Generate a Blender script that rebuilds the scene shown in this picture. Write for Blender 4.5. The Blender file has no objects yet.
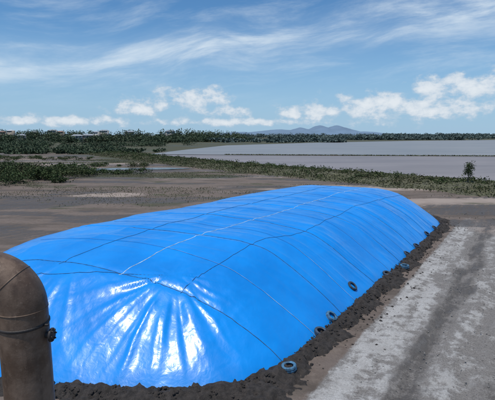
import bpy, math, random
import numpy as np
from mathutils import Vector, Matrix
rng=np.random.default_rng(7); random.seed(7)
C=bpy.context.scene.collection
# ---------------------------------------------------------------- helpers
TAB=rng.random((256,256))
def vn(x,y,seed=0):
    x=np.asarray(x,float)+seed*17.31; y=np.asarray(y,float)+seed*9.77
    xi=np.floor(x).astype(int); yi=np.floor(y).astype(int)
    fx=x-xi; fy=y-yi; fx=fx*fx*fx*(fx*(6*fx-15)+10); fy=fy*fy*fy*(fy*(6*fy-15)+10)
    g=lambda a,b:TAB[a&255,b&255]
    return (g(xi,yi)*(1-fx)+g(xi+1,yi)*fx)*(1-fy)+(g(xi,yi+1)*(1-fx)+g(xi+1,yi+1)*fx)*fy
def fbm(x,y,o=4,seed=0):
    s=0;a=.5;t=0
    for i in range(o):
        s=s+a*vn(x*2**i,y*2**i,seed+i*3); t+=a; a*=.5
    return s/t
def ridge(x,y,seed=0): return 1-np.abs(2*vn(x,y,seed)-1)
def sstep(a,b,x):
    t=np.clip((x-a)/(b-a),0,1); return t*t*(3-2*t)
def mesh_np(name,V,F,mat=None,smooth=False,attrs=None):
    me=bpy.data.meshes.new(name); V=np.asarray(V,np.float32); F=np.asarray(F,np.int32)
    k=F.shape[1]
    me.vertices.add(len(V)); me.vertices.foreach_set('co',V.ravel())
    me.loops.add(F.size); me.loops.foreach_set('vertex_index',F.ravel())
    me.polygons.add(len(F)); me.polygons.foreach_set('loop_start',np.arange(0,F.size,k,dtype=np.int32))
    me.polygons.foreach_set('loop_total',np.full(len(F),k,np.int32))
    me.update(calc_edges=True)
    if smooth: me.polygons.foreach_set('use_smooth',np.ones(len(F),bool))
    if attrs:
        for n,a in attrs.items():
            at=me.attributes.new(n,'FLOAT','POINT'); at.data.foreach_set('value',np.asarray(a,np.float32).ravel())
    if mat: me.materials.append(mat)
    ob=bpy.data.objects.new(name,me); C.objects.link(ob); return ob
def grid_faces(nx,ny):
    i=np.arange(nx-1)[:,None]*ny+np.arange(ny-1)[None,:]
    return np.stack([i,i+ny,i+ny+1,i+1],-1).reshape(-1,4)
def poly_sheet(name,pts,z,mat):
    me=bpy.data.meshes.new(name); me.from_pydata([(x,y,z) for x,y in pts],[],[list(range(len(pts)))]); me.materials.append(mat)
    ob=bpy.data.objects.new(name,me); C.objects.link(ob); return ob
class NT:
    def __init__(s,nt): s.nt=nt; s.n=nt.nodes; s.l=nt.links
    def node(s,t,**k):
        n=s.n.new(t)
        for a,b in k.items(): setattr(n,a,b)
        return n
    def put(s,sock,v):
        if hasattr(v,'is_output'): s.l.new(v,sock)
        elif v is not None:
            if isinstance(v,(tuple,list)) and len(v)==3 and sock.type=='RGBA': v=(*v,1)
            sock.default_value=v
    def math(s,op,a,b=None,c=None,clamp=False):
        n=s.node('ShaderNodeMath',operation=op,use_clamp=clamp); s.put(n.inputs[0],a)
        if b is not None: s.put(n.inputs[1],b)
        if c is not None: s.put(n.inputs[2],c)
        return n.outputs[0]
    def noise(s,vec,scale,detail=4,rough=.55,dist=0):
        n=s.node('ShaderNodeTexNoise'); s.put(n.inputs['Vector'],vec); n.inputs['Scale'].default_value=scale
        n.inputs['Detail'].default_value=detail; n.inputs['Roughness'].default_value=rough; n.inputs['Distortion'].default_value=dist
        return n.outputs['Fac']
    def ss(s,v,a,b,lo=0,hi=1):
        n=s.node('ShaderNodeMapRange',interpolation_type='SMOOTHSTEP'); s.put(n.inputs[0],v)
        for i,q in enumerate((a,b,lo,hi)): n.inputs[i+1].default_value=q
        return n.outputs[0]
    def mix(s,f,a,b,bt='MIX'):
        n=s.node('ShaderNodeMix',data_type='RGBA',blend_type=bt); s.put(n.inputs[0],f); s.put(n.inputs[6],a); s.put(n.inputs[7],b); return n.outputs[2]
    def mapping(s,vec,rot=(0,0,0),sc=(1,1,1)):
        n=s.node('ShaderNodeMapping'); s.put(n.inputs[0],vec); n.inputs['Rotation'].default_value=rot; n.inputs['Scale'].default_value=sc; return n.outputs[0]
    def attr(s,name): return s.node('ShaderNodeAttribute',attribute_name=name).outputs['Fac']
    def bump(s,h,st,dist=.02):
        n=s.node('ShaderNodeBump'); s.put(n.inputs['Height'],h); n.inputs['Strength'].default_value=st; n.inputs['Distance'].default_value=dist; return n.outputs[0]
def material(name):
    m=bpy.data.materials.new(name); m.use_nodes=True; t=NT(m.node_tree); b=t.n['Principled BSDF']
    pos=t.node('ShaderNodeNewGeometry').outputs['Position']
    return m,t,b,pos
def simple(name,col,rough=.7,metal=0,var=.25,scale=8,bump=.2):
    m,t,b,pos=material(name)
    f=t.noise(pos,scale,4,.6)
    t.put(b.inputs['Base Color'],t.mix(t.ss(f,.3,.7),tuple(c*(1-var) for c in col),tuple(min(1,c*(1+var)) for c in col)))
    b.inputs['Roughness'].default_value=rough; b.inputs['Metallic'].default_value=metal
    if bump: t.put(b.inputs['Normal'],t.bump(t.noise(pos,scale*6,2),bump,.01))
    return m
# ---------------------------------------------------------------- pile definition
A=np.array([.551,.834]); N=np.array([-.834,.551]); P0=np.array([1.3,11.5])
def W(al,n): return P0+A*al+N*n
OUT=np.array([(-2.6,10.35),(0.6,10.75),(2.0,12.6),(16.0,33.9),(15.9,36.6),(13.6,39.4),(6.0,43.0),(0.5,40.0),(-13.5,19.5),(-13.2,15.0),(-9.0,11.6)])
def sdist(x,y,pts=OUT,k=1.8):
    acc=0
    for i in range(len(pts)):
        p=pts[i]; q=pts[(i+1)%len(pts)]; e=q-p; L=np.hypot(*e); nx,ny=-e[1]/L,e[0]/L
        dd=(x-p[0])*nx+(y-p[1])*ny
        acc=acc+np.exp(-k*np.clip(dd,-8,30))
    return -np.log(acc)/k
def planes(x,y,i):
    p=OUT[i]; q=OUT[(i+1)%len(OUT)]; e=q-p; L=np.hypot(*e); return (x-p[0])*(-e[1]/L)+(y-p[1])*(e[0]/L)
rope_al=[0.6,5.2,8.9,13.5,17.0,21.2]
rope_dir=N*0.97-A*0.24; rope_dir/=np.hypot(*rope_dir); rope_nrm=np.array([-rope_dir[1],rope_dir[0]])
def rope_pt(al): return P0+A*al
def pile_h(x,y,fine=True):
    x=np.asarray(x,float); y=np.asarray(y,float)
    d=sdist(x,y)
    a=.82*d; b=2.26+.70*(1-np.exp(-np.clip(d-2.2,0,None)/3.0))
    k=2.6
    h=-np.log(np.exp(-k*a)+np.exp(-k*b))/k
    ins=sstep(.1,1.6,d)
    h=h+ins*(.24*(fbm(x/4.5,y/4.5,2,5)-.5)+.07*(vn(x/1.6,y/1.6,9)-.5))
    al=(x-P0[0])*A[0]+(y-P0[1])*A[1]; nn=(x-P0[0])*N[0]+(y-P0[1])*N[1]
    if fine:
        side=sstep(0,.5,d)*(1-sstep(2.6,4.2,d))
        dr=planes(x,y,2); df=np.minimum(planes(x,y,0),planes(x,y,10))
        wr=1/(1+np.exp(-(df-dr)*1.6)); wf=1-wr
        sl=al+.30*nn+.45*vn(al*.5,nn*.5,3)
        am2=.4+1.0*vn(al*.35,nn*.1,13)
        h=h+wr*side*am2*(.055*ridge(sl*.8,nn*.25,11)**2+.030*ridge(sl*2.2,nn*.3,12)**3)
        for (ax,ay,kk,R,am,ph) in [(-2.5,13.5,5.0,3.0,.15,0),(-6.4,14.6,3.5,3.2,.07,3),(0.6,14.3,3.8,2.8,.06,7)]:
            th=np.arctan2(x-ax,-(y-ay)+.6)+.10*(vn(x*1.1,y*1.1,28)-.5); r=np.hypot(x-ax,y-ay)
            h=h+wf*side*sstep(.1,1.0,r)*am*np.exp(-(r/R)**2)*(ridge(th*kk+ph,r*.12,21)**1.6+.4*ridge(th*kk*2.4+ph,r*.2,22)**2+.16*ridge(th*kk*5,r*.3,27)**2-.4)
        h=h+wf*side*.03*ridge(x*1.3+.6*y,y*.3,25)**2
        for i,ra in enumerate(rope_al):
            p=rope_pt(ra); c=(x-p[0])*rope_nrm[0]+(y-p[1])*rope_nrm[1]+.5*(vn(nn*.3,ra,4)-.5)
            h=h-ins*(.02+.03*vn(nn*.5,ra*3,6))*np.exp(-(c/.08)**2)+ins*.015*np.exp(-((np.abs(c)-.28)/.2)**2)
        u=al*.8+nn*.5+1.1*vn(x*.4,y*.4,31); v=nn*.8-al*.3
        h=h+ins*(.030*ridge(u*.55,v*.4,32)**4+.010*ridge(u*1.6,v*.6,33)**4+.022*ridge(al*.8+.2*nn,nn*.12,34)**6+.018*ridge(nn*.7,al*.12,35)**7)
    return h
# ---------------------------------------------------------------- ground
def track_coords(x,y):
    return (x-P0[0])*A[0]+(y-P0[1])*A[1], -((x-P0[0])*N[0]+(y-P0[1])*N[1])
def axis(c,half,step,grow,lim):
    a=[c]; s=step
    while a[-1]<lim:
        if a[-1]>c+half: s*=grow
        a.append(a[-1]+s)
    return a
def coords(c,half,step,grow,lo,hi):
    up=axis(c,half,step,grow,hi); dn=[2*c-v for v in axis(c,half,step,grow,2*c-lo)]
    return np.array(sorted(set(dn[1:]+up)))
gx=coords(7,10,.10,1.035,-9000,9000); gy=coords(18,12,.10,1.03,-3000,14000)
X,Y=np.meshgrid(gx,gy,indexing='ij')
al,q=track_coords(X,Y)
Z=np.zeros_like(X)
near=1-sstep(60,110,np.hypot(X,Y-20))
Z+=near*(.10*(fbm(X/5,Y/5,3,1)-.5)+.05*(fbm(X/.8,Y/.8,3,2)-.5))
track=sstep(.5,1.0,q)*(1-sstep(8,10,q))*(1-sstep(24,34,al))
rut=np.zeros_like(X)
for qc,wd,dp in [(2.75,.24,.08),(4.35,.26,.07),(3.15,.12,.04),(1.75,.16,.04),(4.9,.12,.03)]:
    cc=q+.7*(vn(al*.12,qc,40)-.5)
    g=np.exp(-((cc-qc)/wd)**2); rut=np.maximum(rut,g*vn(al*.5,qc,46))
    Z-=track*dp*g*(.5+.5*vn(al*1.1,q*2,41))
    Z+=track*dp*.5*np.exp(-((np.abs(cc-qc)-wd*1.6)/(wd*.6))**2)*fbm(al*2,q*3,2,42)
Z+=track*.05*(fbm(X*2.5,Y*2.5,4,43)-.5)
w=1.1*(fbm(al/3,q/.9,3,44)-.5)
white=track*(.74-.50*sstep(1.8,2.9,q+2*w)+.34*np.exp(-((q-3.75+w)/.38)**2)-.08*sstep(9,22,al)-.2*rut)
wet=track*(np.exp(-((q-3.0+w)/.55)**2)*.85+sstep(4.1,5.0,q+2*w)*.55)
flat=sstep(36,46,Y)*(1-sstep(140,170,Y))
streak=fbm(X/26,Y/6,4,50)
pale_far=sstep(.56,.70,streak)*flat*.8
pale_far=np.maximum(pale_far,np.exp(-((Y-112)/16)**2)*np.exp(-((X+40)/22)**2))
pale_far=np.maximum(pale_far,.8*np.exp(-((q-3.5)/2.5)**2)*np.exp(-((al-27)/4)**2))
green=np.maximum(sstep(145,185,Y+.25*X)*1.0, sstep(.54,.68,fbm(X/26+3,Y/6,4,53))*sstep(48,66,Y)*.85)
green=np.maximum(green,sstep(.57,.72,fbm(X/9,Y/3,4,55))*sstep(30,42,Y)*.6)
darkm=sstep(.40,.58,fbm(X/16+8,Y/3.2,4,57))*sstep(22,32,Y)*.95
darkm=np.maximum(darkm,wet)
m,t,b,pos=material('ground_mat')
n1=t.noise(pos,.35,6,.65); n2=t.noise(pos,3.0,7,.7); n3=t.noise(pos,22,4,.7); nm=t.noise(pos,1.1,6,.7,.5)
ax_=t.mapping(pos,(0,0,math.radians(-56.6)),(1,1,1))
st=t.noise(t.mapping(ax_,(0,0,0),(.30,1.5,1)),1.3,6,.68)
hs=t.noise(t.mapping(pos,(0,0,.1),(.10,.42,1)),1.0,5,.65)
col=t.mix(t.ss(n2,.3,.7),(.125,.095,.075),(.215,.17,.138))
col=t.mix(t.ss(n1,.35,.7),col,(.185,.148,.125))
col=t.mix(t.math('MULTIPLY',t.ss(hs,.46,.64),.65),col,(.088,.072,.058))
tr=t.attr('track')
col=t.mix(t.ss(t.math('ADD',tr,t.math('MULTIPLY',t.math('SUBTRACT',n2,.5),.8)),.35,.7),col,t.mix(t.ss(n3,.3,.7),(.15,.137,.124),(.285,.265,.243)))
pm=t.math('ADD',t.attr('white'),t.math('MULTIPLY',t.math('SUBTRACT',st,.5),1.8)); pm=t.math('ADD',pm,t.math('MULTIPLY',t.math('SUBTRACT',n2,.5),2.0)); pm=t.math('ADD',pm,t.math('MULTIPLY',t.math('SUBTRACT',nm,.5),2.4))
pm=t.math('MULTIPLY',t.ss(pm,.25,.95),t.ss(tr,.1,.6))
wc=t.mix(t.ss(n3,.3,.7),(.36,.345,.32),(.58,.565,.54)); wc=t.mix(t.math('MULTIPLY',t.ss(nm,.45,.7),.45),wc,(.27,.25,.23))
col=t.mix(pm,col,wc)
pf=t.math('ADD',t.attr('pale_far'),t.math('MULTIPLY',t.math('SUBTRACT',n1,.5),1.0))
col=t.mix(t.ss(pf,.3,.85),col,(.35,.285,.24))
dm=t.math('ADD',t.attr('darkm'),t.math('MULTIPLY',t.math('SUBTRACT',st,.5),2.1)); dm=t.math('ADD',dm,t.math('MULTIPLY',t.math('SUBTRACT',n2,.5),1.5))
dms=t.ss(dm,.35,.95)
col=t.mix(t.math('MULTIPLY',dms,.82),col,t.mix(n3,(.055,.047,.040),(.11,.097,.085)))
gm=t.math('ADD',t.attr('green'),t.math('MULTIPLY',t.math('SUBTRACT',n1,.5),1.5))
col=t.mix(t.math('MULTIPLY',t.ss(gm,.3,.85),.85),col,t.mix(t.ss(n2,.3,.7),(.04,.048,.024),(.09,.092,.048)))
col=t.mix(t.math('MULTIPLY',t.ss(n3,.58,.70),.4),col,(.055,.047,.04))
t.put(b.inputs['Base Color'],col); b.inputs['Specular IOR Level'].default_value=.25
t.put(b.inputs['Roughness'],t.ss(dm,.4,1.2,.92,.48))
wv=t.node('ShaderNodeTexWave',wave_type='BANDS',bands_direction='X'); t.put(wv.inputs['Vector'],ax_); wv.inputs['Scale'].default_value=2.2; wv.inputs['Distortion'].default_value=2.5; wv.inputs['Detail'].default_value=2
hh=t.math('ADD',t.math('MULTIPLY',n2,.9),t.math('MULTIPLY',n3,.5)); hh=t.math('ADD',hh,t.math('MULTIPLY',st,.6)); hh=t.math('ADD',hh,t.math('MULTIPLY',nm,.5))
hh=t.math('ADD',hh,t.math('MULTIPLY',t.math('MULTIPLY',wv.outputs['Fac'],t.attr('rut')),.22))
t.put(b.inputs['Normal'],t.bump(hh,1.0,.08))
V=np.stack([X,Y,Z],-1).reshape(-1,3)
ground=mesh_np('ground',V,grid_faces(len(gx),len(gy)),m,True,{'track':track,'white':white,'pale_far':pale_far,'green':green,'darkm':darkm,'rut':rut*track})
# ---------------------------------------------------------------- tarp
m,t,b,pos=material('blue_tarpaulin_mat')
n1=t.noise(pos,.5,3,.6); n2=t.noise(pos,3,4,.65,.6)
col=t.mix(t.ss(n1,.3,.7),(.001,.215,.66),(.002,.265,.77))
dust=t.ss(t.noise(t.mapping(pos,(0,0,.5),(1,.4,1)),1.7,6,.7),.58,.85)
col=t.mix(t.math('MULTIPLY',dust,.18),col,(.14,.31,.52))
t.put(b.inputs['Base Color'],col)
t.put(b.inputs['Roughness'],t.ss(n2,.3,.7,.36,.48)); b.inputs['Specular IOR Level'].default_value=.35
b.inputs['Coat Weight'].default_value=.45; t.put(b.inputs['Coat Roughness'],t.ss(n2,.3,.7,.15,.26))
hgt=t.math('ADD',t.math('MULTIPLY',t.noise(t.mapping(pos,(0,0,-.5),(1,.45,1)),1.5,3,.5,.3),1.3),t.math('MULTIPLY',t.noise(pos,5,4,.55,.6),.32))
bn=t.bump(hgt,.34,.07)
t.put(b.inputs['Normal'],bn); t.put(b.inputs['Coat Normal'],bn)
step=.065
a_=np.arange(-8,33,step); n_=np.arange(-1.2,17,step)
AL,NN=np.meshgrid(a_,n_,indexing='ij')
TX=P0[0]+A[0]*AL+N[0]*NN; TY=P0[1]+A[1]*AL+N[1]*NN
TZ=pile_h(TX,TY); D=sdist(TX,TY)
F=grid_faces(len(a_),len(n_)); ok=(D.ravel()[F]>-.35).all(1); F=F[ok]
us=np.unique(F); remap=np.full(D.size,-1); remap[us]=np.arange(len(us))
V=np.stack([TX,TY,TZ],-1).reshape(-1,3)[us]
tarp=bpy.data.objects.new('blue_tarpaulin_covered_stockpile',None); C.objects.link(tarp)
o=mesh_np('tarpaulin_sheet',V,remap[F],m,True); o.parent=tarp
rope_m=simple('rope_mat',(.04,.10,.19),.7,0,.4,6)
seam_m=simple('seam_mat',(.32,.48,.64),.5,0,.4,3)
def tube(name,pts,r,mat,parent):
    cu=bpy.data.curves.new(name,'CURVE'); cu.dimensions='3D'; cu.bevel_depth=r; cu.bevel_resolution=1
    s=cu.splines.new('POLY'); s.points.add(len(pts)-1)
    for i,p in enumerate(pts): s.points[i].co=(*p,1)
    cu.materials.append(mat); o=bpy.data.objects.new(name,cu); C.objects.link(o)
    if parent: o.parent=parent
    return o
def drape(xy,off): 
    x=np.array([p[0] for p in xy]); y=np.array([p[1] for p in xy]); z=pile_h(x,y); return [(x[i],y[i],max(z[i],.03)+off) for i in range(len(x))]
for i,ra in enumerate(rope_al):
    p=rope_pt(ra); pts=[]
    for s in np.arange(-.1,15.5,.1):
        c=p+rope_dir*s; nn=(c-P0)@N; c=c-rope_nrm*.5*(float(vn(nn*.3,ra,4))-.5)
        if sdist(c[0],c[1])>-.1: pts.append(c)
    tube('rope_%d'%i,drape(pts,.010),.010,rope_m,tarp)
for i,(nv,a0,a1) in enumerate([(3.7,-.35,30),(8.6,-1.6,30)]):
    pts=[W(s,nv+.9*(float(vn(s*.25,nv,61))-.5)) for s in np.arange(a0,a1,.1)]; pts=[p for p in pts if sdist(*p)>0]
    tube('ridge_rope_%d'%i,drape(pts,.008),.007,rope_m,tarp)
pts=[(-10+.12*i, 14.75-.012*i+.06*math.sin(i*.13)) for i in range(60)]; pts=[p for p in pts if sdist(*p)>0]
tube('end_rope',drape(pts,.008),.008,rope_m,tarp)
def ribbon(name,path,nrm,wd):
    V=[];F=[]
    for j,c in enumerate(path):
        for k in (0,1):
            cc=c+nrm*wd*k; V.append((cc[0],cc[1],float(pile_h(cc[0],cc[1]))+.006+.010*k))
        if j: F.append([2*j-2,2*j-1,2*j+1,2*j])
    o=mesh_np(name,V,F,seam_m); o.parent=tarp
for i,ra in enumerate([2.9,6.8,11.6,15.0,19.4,23.0]):
    p=rope_pt(ra); ribbon('sheet_seam_%d'%i,[p+rope_dir*s+rope_nrm*(.2*math.sin(s*.6+i)) for s in np.arange(0.2,12.5,.1)],rope_nrm,.028)
ribbon('long_seam',[W(s,6.2+.12*math.sin(s*.5)) for s in np.arange(-1,27,.1)],N,.024)
# ---------------------------------------------------------------- soil skirt
m,t,b,pos=material('dark_soil_mat')
n2=t.noise(pos,6,5,.7); n3=t.noise(pos,30,4,.7)
t.put(b.inputs['Base Color'],t.mix(t.ss(n2,.3,.7),(.024,.020,.017),(.072,.060,.052)))
b.inputs['Roughness'].default_value=.95; t.put(b.inputs['Normal'],t.bump(t.math('ADD',n2,n3),1,.06))
soil_m=m
step=.06
xs=np.arange(-15,20,step); ys=np.arange(8.5,45,step)
SX,SY=np.meshgrid(xs,ys,indexing='ij'); D=sdist(SX,SY)
wid=.58+.7*(fbm(SX/1.5,SY/1.5,3,70)-.5)+.6*(fbm(SX*2,SY*2,3,71)-.5)+.5*np.exp(-((SX-.2)**2+(SY-10.6)**2)/2.5)
prof=np.clip(1-np.abs(D+.12)/np.maximum(wid,.15),-.3,1)
SZ=.26*prof+.18*(fbm(SX*2.2,SY*2.2,4,72)-.5)+.10*(ridge(SX*6,SY*6,73)-.5)*sstep(-.1,.3,prof)
F=grid_faces(len(xs),len(ys)); ok=(prof.ravel()[F]>-.28).all(1)&(D.ravel()[F]<.9).all(1); F=F[ok]
us=np.unique(F); remap=np.full(D.size,-1); remap[us]=np.arange(len(us))
V=np.stack([SX,SY,SZ-.03],-1).reshape(-1,3)[us]; soil=mesh_np('dark_soil_berm',V,remap[F],soil_m,True)
def rocks(name,pts,sizes,mat):
    base=np.array([(1,0,0),(-1,0,0),(0,1,0),(0,-1,0),(0,0,1),(0,0,-1)],float)
    ft=np.array([(0,2,4),(2,1,4),(1,3,4),(3,0,4),(2,0,5),(1,2,5),(3,1,5),(0,3,5)])
    n=len(pts); Vs=base[None]*(.6+.8*rng.random((n,6,1)))*np.asarray(sizes)[:,None,None]
    ang=rng.random(n)*6.28; c,s=np.cos(ang),np.sin(ang)
    x=Vs[...,0]*c[:,None]-Vs[...,1]*s[:,None]; y=Vs[...,0]*s[:,None]+Vs[...,1]*c[:,None]
    Vs=np.stack([x,y,Vs[...,2]*.7],-1)+np.asarray(pts)[:,None]
    return mesh_np(name,Vs.reshape(-1,3),(ft[None]+6*np.arange(n)[:,None,None]).reshape(-1,3),mat)
xx=rng.uniform(-14,19,140000); yy=rng.uniform(8.5,45,140000); dd=sdist(xx,yy)
k=(dd<.18)&(dd>-1.8)&(rng.random(140000)<np.exp(-np.clip(-dd-.3,0,9)*2.6)); xx=xx[k];yy=yy[k];dd=dd[k]
zz=.24*np.clip(1-np.abs(dd+.12)/.58,0,1)
rocks('soil_clods',np.stack([xx,yy,zz],-1),.008+.06*rng.random(len(xx))**3.5,soil_m)
st_m=simple('stone_mat',(.18,.165,.15),.9,0,.5,9)
aa=rng.uniform(-8,30,9000); qq=rng.uniform(.7,8,9000)
P=P0[None]+A[None]*aa[:,None]-N[None]*qq[:,None]
rocks('gravel',np.concatenate([P,np.zeros((9000,1))],1),.005+.035*rng.random(9000)**6,st_m)
# ---------------------------------------------------------------- tyre weights
ty_m=simple('tyre_mat',(.05,.14,.23),.7,0,.6,9)
bl_m=simple('rubber_mat',(.035,.055,.08),.7,0,.5,9)
def tyre(x,y,R=.27,mat=ty_m,lift=.08,tilt=(0,0)):
    e=.25; z=max(float(pile_h(x,y,False)),.12)
    hx=(max(float(pile_h(x+e,y,False)),.1)-max(float(pile_h(x-e,y,False)),.1))/(2*e)+tilt[0]; hy=(max(float(pile_h(x,y+e,False)),.1)-max(float(pile_h(x,y-e,False)),.1))/(2*e)+tilt[1]
    prof=[(.60,.36),(.66,.42),(.80,.46),(.92,.42),(.985,.30),(.96,.27),(1.0,.24),(1.0,.06),(.965,.03),(.965,-.03),(1.0,-.06),(1.0,-.24),(.96,-.27),(.985,-.30),(.92,-.42),(.80,-.46),(.66,-.42),(.60,-.36),(.57,-.30),(.72,-.28),(.74,0),(.72,.28),(.57,.30)]
    V=[];n=36;k=len(prof)
    for i in range(n):
        a=2*math.pi*i/n
        for r,h in prof: V.append((R*r*math.cos(a),R*r*math.sin(a),R*h*.85))
    F=[[i*k+j,((i+1)%n)*k+j,((i+1)%n)*k+(j+1)%k,i*k+(j+1)%k] for i in range(n) for j in range(k)]
    o=mesh_np('car_tyre',V,F,mat,True)
    o.matrix_world=Matrix.Translation((x,y,z+lift))@Vector((-hx,-hy,1)).to_track_quat('Z','Y').to_matrix().to_4x4()
for al_,n_o,mt,tl in [(0.25,.25,ty_m,(.1,0)),(2.9,.40,bl_m,(0,.1)),(4.2,.55,ty_m,(-.1,0)),(7.1,.80,bl_m,(0,0)),(10.6,.25,bl_m,(.1,.1)),(12.4,-.15,ty_m,(0,0)),(14.9,.3,bl_m,(0,-.1)),(17.1,.25,bl_m,(0,0)),(20.6,.35,bl_m,(.1,0)),(23.2,.3,bl_m,(0,0))]:
    c=W(al_,n_o); tyre(c[0],c[1],.235,mt,.06,tl)
# ---------------------------------------------------------------- pipe
m,t,b,pos=material('weathered_pipe_mat')
n1=t.noise(pos,3.5,6,.7); n2=t.noise(t.mapping(pos,(0,0,0),(6,6,1.6)),2.0,5,.65); n3=t.noise(pos,30,4,.7)
col=t.mix(t.ss(n1,.35,.65),(.105,.066,.044),(.20,.138,.098)); col=t.mix(t.math('MULTIPLY',t.ss(n2,.48,.72),.65),col,(.060,.038,.027)); col=t.mix(t.math('MULTIPLY',t.ss(n3,.58,.70),.45),col,(.26,.19,.14))
t.put(b.inputs['Base Color'],col); b.inputs['Metallic'].default_value=.1; b.inputs['Specular IOR Level'].default_value=.35; t.put(b.inputs['Roughness'],t.ss(n1,.3,.7,.40,.6))
t.put(b.inputs['Normal'],t.bump(t.math('ADD',n3,t.math('MULTIPLY',n2,1.5)),.25,.008)); pipe_m=m
dk_m=simple('dark_fitting_mat',(.035,.03,.028),.6,.2,.4,20)
pipe=bpy.data.objects.new('steel_pipe',None); C.objects.link(pipe)
PX,PY,PZ=-1.765,3.2,5.66; TR=.183; BR=.275
def sweep(name,path,rad,mat,parent,n=48):
    V=[];
    for (p,tg),r in zip(path,rad):
        tg=Vector(tg).normalized(); u=Vector((0,1,0)); v=tg.cross(u).normalized()
        for i in range(n):
            a=2*math.pi*i/n; V.append(Vector(p)+u*math.cos(a)*r+v*math.sin(a)*r)
    F=[[j*n+i,j*n+(i+1)%n,(j+1)*n+(i+1)%n,(j+1)*n+i] for j in range(len(path)-1) for i in range(n)]
    o=mesh_np(name,[tuple(v) for v in V],F,mat,True); o.parent=parent; return o
path=[((PX,PY,-.1),(0,0,1)),((PX,PY,PZ),(0,0,1))]
for i in range(1,25):
    a=math.radians(90*i/24); path.append(((PX-BR+BR*math.cos(a),PY,PZ+BR*math.sin(a)),(-math.sin(a),0,math.cos(a))))
path.append(((PX-BR-2.5,PY,PZ+BR),(-1,0,0)))
sweep('pipe_body',path,[TR]*len(path),pipe_m,pipe)
path=[]
for i in range(25):
    a=math.radians(90*i/24); path.append(((PX-BR-2.5-BR*math.sin(a),PY,PZ+BR*math.cos(a)),(-math.cos(a),0,-math.sin(a))))
path.append(((PX-2*BR-2.5,PY,-.1),(0,0,-1)))
sweep('pipe_return_leg',path,[TR]*len(path),pipe_m,pipe)
def ring(name,c,tg,w,r,mat):
    tg=Vector(tg).normalized(); c=Vector(c)
    path=[(c-tg*w/2,tg),(c-tg*w/2,tg),(c-tg*w*.3,tg),(c+tg*w*.3,tg),(c+tg*w/2,tg),(c+tg*w/2,tg)]
    return sweep(name,path,[TR-.01,r*.985,r,r,r*.985,TR-.01],mat,pipe)
for i,deg in enumerate((0,45,90)):
    a=math.radians(deg); ring('weld_%d'%i,(PX-BR+BR*math.cos(a),PY,PZ+BR*math.sin(a)),(-math.sin(a),0,math.cos(a)),.010,TR+.0035,pipe_m)
ring('strap',(PX,PY,PZ-.12),(0,0,1),.022,TR+.008,dk_m)
ring('weld_low',(PX,PY,PZ-.95),(0,0,1),.012,TR+.0045,pipe_m)
ring('base_flange',(PX,PY,.05),(0,0,1),.05,TR+.09,pipe_m)
def cyl(name,p0,p1,r,mat,parent,n=20):
    p0=Vector(p0);p1=Vector(p1);tg=(p1-p0).normalized(); u=tg.orthogonal().normalized(); v=tg.cross(u)
    V=[];
    for p,rr in ((p0,0.001),(p0,r*.93),(p0+tg*r*.07,r),(p1-tg*r*.07,r),(p1,r*.93),(p1,.001)):
        for i in range(n):
            a=2*math.pi*i/n; V.append(tuple(p+u*math.cos(a)*rr+v*math.sin(a)*rr))
    F=[[j*n+i,j*n+(i+1)%n,(j+1)*n+(i+1)%n,(j+1)*n+i] for j in range(5) for i in range(n)]
    o=mesh_np(name,V,F,mat); o.parent=parent; return o
zz=PZ-.215
cyl('nozzle',(PX+TR-.02,PY-.02,zz),(PX+TR+.03,PY-.02,zz),.026,dk_m,pipe)
cyl('nozzle_flange',(PX+TR+.03,PY-.02,zz),(PX+TR+.05,PY-.02,zz),.055,dk_m,pipe)
for i in range(6):
    a=i*math.pi/3; cyl('nozzle_bolt_%d'%i,(PX+TR+.045,PY-.02+.04*math.cos(a),zz+.04*math.sin(a)),(PX+TR+.062,PY-.02+.04*math.cos(a),zz+.04*math.sin(a)),.007,dk_m,pipe,8)
cyl('strap_bolt',(PX+TR+.0,PY-.05,PZ-.12),(PX+TR+.035,PY-.05,PZ-.12),.01,dk_m,pipe,8)
# ---------------------------------------------------------------- water
def water(name,c1,c2,rough):
    m,t,b,pos=material(name)
    f=t.noise(t.mapping(pos,(0,0,0),(.25,1,1)),.08,4,.6)
    t.put(b.inputs['Base Color'],t.mix(t.ss(f,.35,.65),c1,c2)); b.inputs['Roughness'].default_value=rough
    t.put(b.inputs['Normal'],t.bump(t.noise(t.mapping(pos,(0,0,.2),(.6,1.6,1)),2.5,3,.6),.5,.06)); return m
wb=water('brown_water_mat',(.18,.15,.135),(.25,.21,.19),.42); wg=water('grey_water_mat',(.19,.19,.18),(.25,.24,.225),.40)
wd_=water('creek_water_mat',(.05,.05,.035),(.07,.065,.05),.15)
poly_sheet('pond_water',[(-34,152),(-10,112),(10,92),(30,70),(44,56),(104,0),(220,0),(260,125),(120,135),(30,144),(-8,149)],.12,wb)
poly_sheet('lagoon_water',[(-36,156),(-8,152.5),(30,148),(120,139),(262,129),(900,170),(1500,900),(500,690),(200,520),(60,390),(-14,290),(-30,200)],.12,wg)
poly_sheet('creek_water',[(-48,84),(-36,82.5),(-26,86),(-16,87),(-11,90),(-17,92),(-27,91),(-37,87.5),(-47,89),(-80,93),(-82,88)],.10,wd_)
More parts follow.
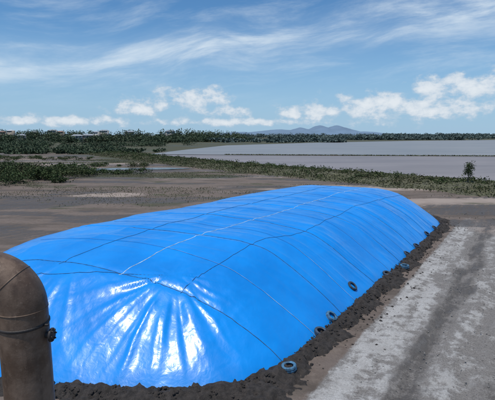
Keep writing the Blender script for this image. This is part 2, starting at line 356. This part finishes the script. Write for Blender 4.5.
# ---------------------------------------------------------------- vegetation
def foliage_mat(name,c1,c2,c3):
    m,t,b,pos=material(name)
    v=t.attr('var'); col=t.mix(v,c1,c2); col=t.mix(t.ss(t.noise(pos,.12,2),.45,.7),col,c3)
    t.put(b.inputs['Base Color'],col); b.inputs['Roughness'].default_value=.7; b.inputs['Specular IOR Level'].default_value=.2; return m
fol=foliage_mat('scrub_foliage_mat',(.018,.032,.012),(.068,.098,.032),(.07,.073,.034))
fol2=foliage_mat('tree_foliage_mat',(.03,.05,.03),(.075,.105,.055),(.065,.08,.045))
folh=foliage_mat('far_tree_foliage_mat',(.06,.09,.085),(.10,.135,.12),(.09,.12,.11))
fols=foliage_mat('grass_mat',(.045,.055,.024),(.11,.112,.052),(.10,.092,.05))
def leaves(name,cen,size,var,mat):
    cen=np.asarray(cen,float); n=len(cen); size=np.broadcast_to(size,(n,))
    u=rng.normal(size=(n,3)); u/=np.linalg.norm(u,axis=1)[:,None]; w=rng.normal(size=(n,3)); v=np.cross(u,w); v/=np.linalg.norm(v,axis=1)[:,None]
    u=u*size[:,None]*.5; v=v*size[:,None]*.32
    V=np.stack([cen-u,cen+v,cen+u,cen-v],1).reshape(-1,3); F=np.arange(4*n).reshape(-1,4)
    return mesh_np(name,V,F,mat,False,{'var':np.repeat(var,4)})
def clumps(name,pos3,rad,hgt,nper,size,mat,zb=0.):
    cs=[];vs=[]
    for (x,y),r,h in zip(pos3,rad,hgt):
        tint=rng.random()*.4
        nl=rng.integers(3,6)
        for l in range(nl):
            lx=x+rng.normal()*r*.45; ly=y+rng.normal()*r*.45; lz=h*rng.uniform(.3,.78); lr=r*rng.uniform(.4,.7); lh=h*rng.uniform(.2,.35)
            k=nper//nl; d=rng.normal(size=(k,3)); d/=np.linalg.norm(d,axis=1)[:,None]; d*=rng.uniform(.55,1.1,(k,1))
            c=np.array([lx,ly,lz])+d*np.array([lr,lr,lh]); c[:,2]=np.maximum(c[:,2],.1+zb)
            cs.append(c); vs.append(np.clip(tint+.35*(d[:,2]*.5+.5)+rng.random(k)*.35,0,1))  # clump tint and random tone, plus height shading painted lighter towards lobe tops
        k=nper//5; c=np.stack([x+rng.normal(size=k)*r*.5,y+rng.normal(size=k)*r*.5,rng.random(k)*h*.45+zb],-1); cs.append(c); vs.append(np.full(k,tint*.5))  # low filler leaves get a darker tone, shade put into their colour
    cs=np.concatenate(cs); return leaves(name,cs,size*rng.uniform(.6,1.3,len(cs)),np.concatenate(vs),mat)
bank=np.array([(-60,172),(-29,130),(-8,101),(9,81),(30,58),(46,41),(86,5)],float)
def along(pl,n):
    L=np.hypot(*(pl[1:]-pl[:-1]).T); cum=np.r_[0,np.cumsum(L)]; s=rng.random(n)*cum[-1]; i=np.clip(np.searchsorted(cum,s)-1,0,len(L)-1)
    f=(s-cum[i])/L[i]; p=pl[i]+(pl[i+1]-pl[i])*f[:,None]; e=(pl[i+1]-pl[i])/L[i][:,None]; return p,np.stack([-e[:,1],e[:,0]],-1)
prof=[(-8,-.05),(-5,.35),(-2,.7),(2,.7),(5,.3),(7.5,-.05)]
fine=[]
for i in range(len(bank)-1):
    for f in np.linspace(0,1,24,endpoint=False): fine.append(bank[i]+(bank[i+1]-bank[i])*f)
fine=np.array(fine); tg=np.gradient(fine,axis=0); tg/=np.hypot(*tg.T)[:,None]; nr=np.stack([-tg[:,1],tg[:,0]],-1)
nrs=np.array([[*(p+nn*(o+1.2*math.sin(j*.7+o))),z*(.8+.4*random.random())] for j,(p,nn) in enumerate(zip(fine,nr)) for o,z in prof])
mesh_np('earth_embankment',nrs,grid_faces(len(fine),len(prof)),simple('bank_soil_mat',(.085,.082,.047),.95,0,.4,1.5),True)
p,nn=along(bank,1200); off=np.clip(rng.normal(size=1200)*3.0,-7,6.0); P=p+nn*off[:,None]
clumps('embankment_shrubs',P,rng.uniform(.6,1.7,1200),.5*(1-np.abs(off)/9)+rng.uniform(.3,1.1,1200),60,.26,fol)
p,nn=along(bank,36000); off=rng.uniform(-9.0,7.5,36000); P=p+nn*off[:,None]; hz=np.interp(off,[-9.5,-5,-2,2,5,8],[0,.35,.7,.7,.3,0])
leaves('embankment_grass',np.c_[P,hz+rng.random(36000)*.25],.26,rng.random(36000),fols)
pts=[];rr=[];hh_=[]
for k in range(150):
    x=rng.uniform(-66,-26); y=rng.uniform(60,82)
    if ((x+46)/19)**2+((y-70)/11)**2>1+.3*rng.normal(): continue
    pts.append((x,y)); rr.append(rng.uniform(1.2,2.8)); hh_.append(rng.uniform(1.0,2.7))
clumps('mangrove_scrub',pts,rr,hh_,520,.27,fol)
pts=[(rng.uniform(-30,-18),rng.normal()*1.5+78) for k in range(16)]+[(rng.uniform(-60,-22),rng.normal()*2+96) for k in range(28)]+[(rng.uniform(-100,-46),rng.normal()*4+126) for k in range(80)]
clumps('low_scrub',pts,rng.uniform(.8,1.8,len(pts)),rng.uniform(.4,1.2,len(pts)),120,.26,fol)
n=160000; gx_=rng.uniform(-75,24,n); gy_=rng.uniform(32,125,n); k=(fbm(gx_/26+3,gy_/6,4,53)+.25*(fbm(gx_*.8,gy_*.8,2,54)-.5)>.62)&(sdist(gx_,gy_)<-1.5)&(rng.random(n)<sstep(30,70,gy_)); gx_=gx_[k];gy_=gy_[k]
leaves('saltmarsh_plants',np.c_[gx_,gy_,rng.random(len(gx_))*.08+.03],.13,rng.random(len(gx_)),fols)
def mass(name,boxes,mat,size,nper):
    pts=[];rr=[];hh2=[]
    for (x0,x1,y0,y1,n,r0,r1,h0,h1) in boxes:
        for k in range(n):
            x=rng.uniform(x0,x1); y=rng.uniform(y0,y1)
            if fbm(x/40,y/30,2,80)<.34: continue
            pts.append((x,y)); rr.append(rng.uniform(r0,r1)); hh2.append(rng.uniform(h0,h1))
    return clumps(name,pts,rr,hh2,nper,size,mat)
mass('mangrove_belt',[(-140,-34,158,178,170,1.5,3.5,1.0,2.2),(-190,-34,195,225,170,2,4,1.2,2.8),(-230,-24,255,300,220,2.5,5,2,4)],fol2,.8,120)
mass('distant_trees',[(-420,-60,380,440,300,4,8,4,8),(-560,-10,500,560,420,5,9,8,15),(-90,10,430,480,70,4,7,4,7)],fol2,1.5,130)
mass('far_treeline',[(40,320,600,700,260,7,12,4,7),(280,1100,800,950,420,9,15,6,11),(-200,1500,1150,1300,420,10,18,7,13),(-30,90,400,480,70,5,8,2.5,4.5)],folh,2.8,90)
p,nn=along(np.array([(-8,150.7),(30,146),(120,137),(262,127)],float),7000)
leaves('pond_bund_grass',np.c_[p+nn*rng.uniform(-1.2,1.2,(7000,1)),.1+rng.random(7000)*.3],.38,rng.random(7000),fols)
def tree(x,y,h,name='small_tree'):
    par=bpy.data.objects.new(name,None); C.objects.link(par)
    bark=simple('bark_mat',(.09,.07,.05),.9,0,.4,10)
    def limb(nm,p0,p1,r0,r1):
        cu=bpy.data.curves.new(nm,'CURVE'); cu.dimensions='3D'; cu.bevel_depth=1; cu.bevel_resolution=2
        s=cu.splines.new('POLY'); s.points.add(4)
        for i in range(5):
            f=i/4; p=[p0[j]+(p1[j]-p0[j])*f+(random.uniform(-.05,.05) if 0<i<4 else 0) for j in range(3)]
            s.points[i].co=(*p,1); s.points[i].radius=r0+(r1-r0)*f
        cu.materials.append(bark); o=bpy.data.objects.new(nm,cu); C.objects.link(o); o.parent=par
    limb('trunk',(x,y,0),(x+.1,y,h*.8),.08,.04); cs=[]
    for i in range(9):
        a=i*2.4; rr_=h*random.uniform(.05,.17); z0=h*(.5+.04*i); e=(x+math.cos(a)*rr_,y+math.sin(a)*rr_,z0+h*random.uniform(.04,.16))
        limb('limb_%d'%i,(x+.06,y,z0),e,.035,.012)
        k=110; d=rng.normal(size=(k,3))*np.array([.15,.15,.17])*h/2.6; cs.append(np.array(e)+d)
    cs=np.concatenate(cs); o=leaves('crown',cs,.16*rng.uniform(.6,1.3,len(cs)),rng.random(len(cs))*.6,fol); o.parent=par
tree(29.4,57.0,3.3)
# ---------------------------------------------------------------- houses
wall_ms=[simple('wall_white_mat',(.42,.41,.38),.8,0,.08,1,0),simple('wall_cream_mat',(.30,.26,.21),.8,0,.08,1,0)]
roof_ms=[simple('roof_grey_mat',(.26,.28,.30),.5,0,.12,1,0),simple('roof_white_mat',(.5,.51,.52),.5,0,.1,1,0),simple('roof_red_mat',(.20,.12,.09),.6,0,.15,1,0)]
glass=simple('window_glass_mat',(.04,.05,.06),.15,0,.2,1,0)
def box(name,x0,x1,y0,y1,z0,z1,mat,par):
    V=[(x,y,z) for x in (x0,x1) for y in (y0,y1) for z in (z0,z1)]
    o=mesh_np(name,V,[[0,1,3,2],[4,6,7,5],[0,4,5,1],[2,3,7,6],[0,2,6,4],[1,5,7,3]],mat); o.parent=par; return o
def house(x,y,z,w,d,h,rot,wm,rm):
    par=bpy.data.objects.new('house',None); C.objects.link(par)
    box('walls',-w/2,w/2,-d/2,d/2,-z,h,wm,par)
    r=d*.28; e=.5
    V=[(-w/2-e,-d/2-e,h),(w/2+e,-d/2-e,h),(w/2+e,d/2+e,h),(-w/2-e,d/2+e,h),(-w/2+d*.35,0,h+r),(w/2-d*.35,0,h+r)]
    me=bpy.data.meshes.new('roof'); me.from_pydata(V,[],[(0,1,5,4),(1,2,5),(2,3,4,5),(3,0,4),(3,2,1,0)]); me.materials.append(rm)
    o=bpy.data.objects.new('roof',me); C.objects.link(o); o.parent=par
    nw=int(w//2.6)
    for i in range(nw):
        cx=-w/2+(i+.5)*w/nw
        if i==nw//2: box('door',cx-.5,cx+.5,-d/2-.06,-d/2-.003,0,2.1,glass,par)
        else: box('window_%d'%i,cx-.6,cx+.6,-d/2-.05,-d/2-.003,1,2.0,glass,par)
    par.location=(x,y,z); par.rotation_euler=(0,0,rot)
for i,(px,yy_,zz_) in enumerate([(5,532,8.5),(14,530,10),(37,535,8.3),(55,528,10.2),(63,533,8.6),(98,530,8.2),(106,534,10),(131,531,8.6),(171,530,9.3),(24,412,4.6),(79,411,4.2),(90,414,4.6)]):
    house((px-247.5)/428.7*yy_,yy_,zz_,random.uniform(6.5,11),5,2.0,random.uniform(-.5,.5),random.choice(wall_ms),random.choice(roof_ms))
# ---------------------------------------------------------------- hills
def hills(name,dist,peaks,base,col):
    us_=np.linspace(-1.3,1.3,500); r_=np.linspace(0,1,14); V=[]
    hcol=np.zeros_like(us_)
    for c,w_,h_ in peaks: hcol=np.maximum(hcol,h_*np.exp(-np.abs((us_-c)/w_)**1.5))
    hcol=hcol*(1+.30*(fbm(us_*26,0*us_+1,4,90)-.5))+base*fbm(us_*9,0*us_,4,91)
    for j,r in enumerate(r_):
        z=hcol*math.sin(math.pi*r)*(1+.15*(fbm(us_*60,0*us_+r*6,3,92)-.5))
        V.append(np.stack([us_*dist,np.full_like(us_,dist+r*2500),z*(dist+r*2500)/dist-5],-1))
    V=np.stack(V,1).reshape(-1,3)
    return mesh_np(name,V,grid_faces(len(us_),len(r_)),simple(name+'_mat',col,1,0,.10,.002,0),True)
hills('distant_hills',8500,[(.085,.10,110),(.19,.045,175),(.235,.06,165),(.14,.05,140),(.31,.05,65),(-.02,.08,60)],25,(.14,.21,.29))  # aerial haze painted in as a bluish base colour, no volume
# ---------------------------------------------------------------- sun, sky
sd=Vector((-.20,-.21,.955)).normalized()
el=math.asin(sd.z); azm=math.atan2(sd.x,sd.y)
L=bpy.data.lights.new('sun','SUN'); L.energy=3.4; L.angle=math.radians(.5); L.color=(1,.96,.90)
so=bpy.data.objects.new('sun',L); C.objects.link(so); so.rotation_euler=sd.to_track_quat('Z','Y').to_euler()
wd=bpy.data.worlds.new('World'); bpy.context.scene.world=wd; wd.use_nodes=True
t=NT(wd.node_tree); bg=t.n['Background']
sky=t.node('ShaderNodeTexSky'); sky.sky_type='NISHITA'; sky.sun_disc=False; sky.sun_elevation=el; sky.sun_rotation=azm; sky.air_density=1.0; sky.dust_density=.2; sky.ozone_density=3.0
tc=t.node('ShaderNodeTexCoord').outputs['Generated']; sp=t.node('ShaderNodeSeparateXYZ'); t.put(sp.inputs[0],tc)
x_,y_,z_=sp.outputs
az=t.math('ARCTAN2',x_,y_)
cb=t.node('ShaderNodeCombineXYZ'); t.put(cb.inputs[0],az); t.put(cb.inputs[1],z_); pv=cb.outputs[0]
haze=t.ss(z_,-.02,.27,.85,0)
skyc=t.mix(1,sky.outputs[0],(.56,.89,1.10),'MULTIPLY')
skyc=t.mix(haze,skyc,(3.5,5.2,7.2))
warp=t.noise(pv,2.2,2,.5)
cv=t.node('ShaderNodeCombineXYZ'); t.put(cv.inputs[0],t.math('MULTIPLY',az,1.6)); 
t.put(cv.inputs[1],t.math('ADD',t.math('MULTIPLY',t.math('SUBTRACT',z_,t.math('MULTIPLY',az,.10)),8),t.math('MULTIPLY',warp,.9)))
cn=t.noise(cv.outputs[0],1.9,8,.64,.25)
line=t.math('SUBTRACT',z_,t.math('MULTIPLY_ADD',az,.10,.195))
line=t.math('ADD',line,t.math('MULTIPLY',t.math('SUBTRACT',warp,.5),.06))
band=t.math('EXPONENT',t.math('MULTIPLY',t.math('POWER',t.math('DIVIDE',t.math('ABSOLUTE',line),.036),2.0),-1))
cir=t.math('ADD',t.math('MULTIPLY',t.ss(cn,.44,.82),.55),t.math('MULTIPLY',band,t.ss(cn,.32,.64,.08,.55)))
cir=t.math('MULTIPLY',cir,t.ss(z_,.03,.14))
cvec=t.node('ShaderNodeCombineXYZ'); t.put(cvec.inputs[0],az); t.put(cvec.inputs[1],t.math('MULTIPLY',z_,1.5))
cu=t.noise(cvec.outputs[0],22,8,.60,.1)
msk=None
for ca,cz,wa,wz in [(-.24,.062,.08,.028),(-.12,.082,.10,.032),(-.04,.052,.06,.02),(.15,.050,.12,.024),(.32,.060,.20,.040),(.46,.085,.15,.050),(.60,.09,.10,.045),(-.56,.055,.05,.04),(-.40,.03,.2,.014),(-.02,.03,.25,.012),(.9,.07,.3,.03),(-1.3,.06,.4,.03),(2.4,.07,.6,.03)]:
    g=t.math('ADD',t.math('POWER',t.math('ABSOLUTE',t.math('DIVIDE',t.math('SUBTRACT',az,ca),wa)),2),t.math('POWER',t.math('ABSOLUTE',t.math('DIVIDE',t.math('SUBTRACT',z_,cz),wz)),2))
    g=t.math('EXPONENT',t.math('MULTIPLY',g,-1)); msk=g if msk is None else t.math('MAXIMUM',msk,g)
dens=t.math('ADD',t.math('MULTIPLY',msk,.62),t.math('MULTIPLY',t.math('SUBTRACT',cu,.5),1.6))
cm=t.math('MULTIPLY',t.ss(dens,.24,.58),t.ss(msk,.10,.4))
cm=t.math('MULTIPLY',cm,.85)
cc=t.mix(t.ss(dens,.30,.80),(5.2,6.2,7.3),(8.3,8.6,8.9))
c=t.mix(cir,skyc,(7.0,8.0,8.9)); c=t.mix(cm,c,cc)
t.put(bg.inputs[0],c); bg.inputs[1].default_value=.1
# ---------------------------------------------------------------- camera
cam=bpy.data.cameras.new('camera'); co=bpy.data.objects.new('camera',cam); C.objects.link(co)
co.location=(0,0,7); co.rotation_euler=(math.radians(90-8.62),0,0)
cam.sensor_width=36; cam.lens=18/math.tan(math.radians(30)); cam.clip_end=40000; cam.clip_start=.05
sc=bpy.context.scene; sc.camera=co
sc.view_settings.view_transform='Standard'; sc.view_settings.look='None'; sc.view_settings.exposure=0
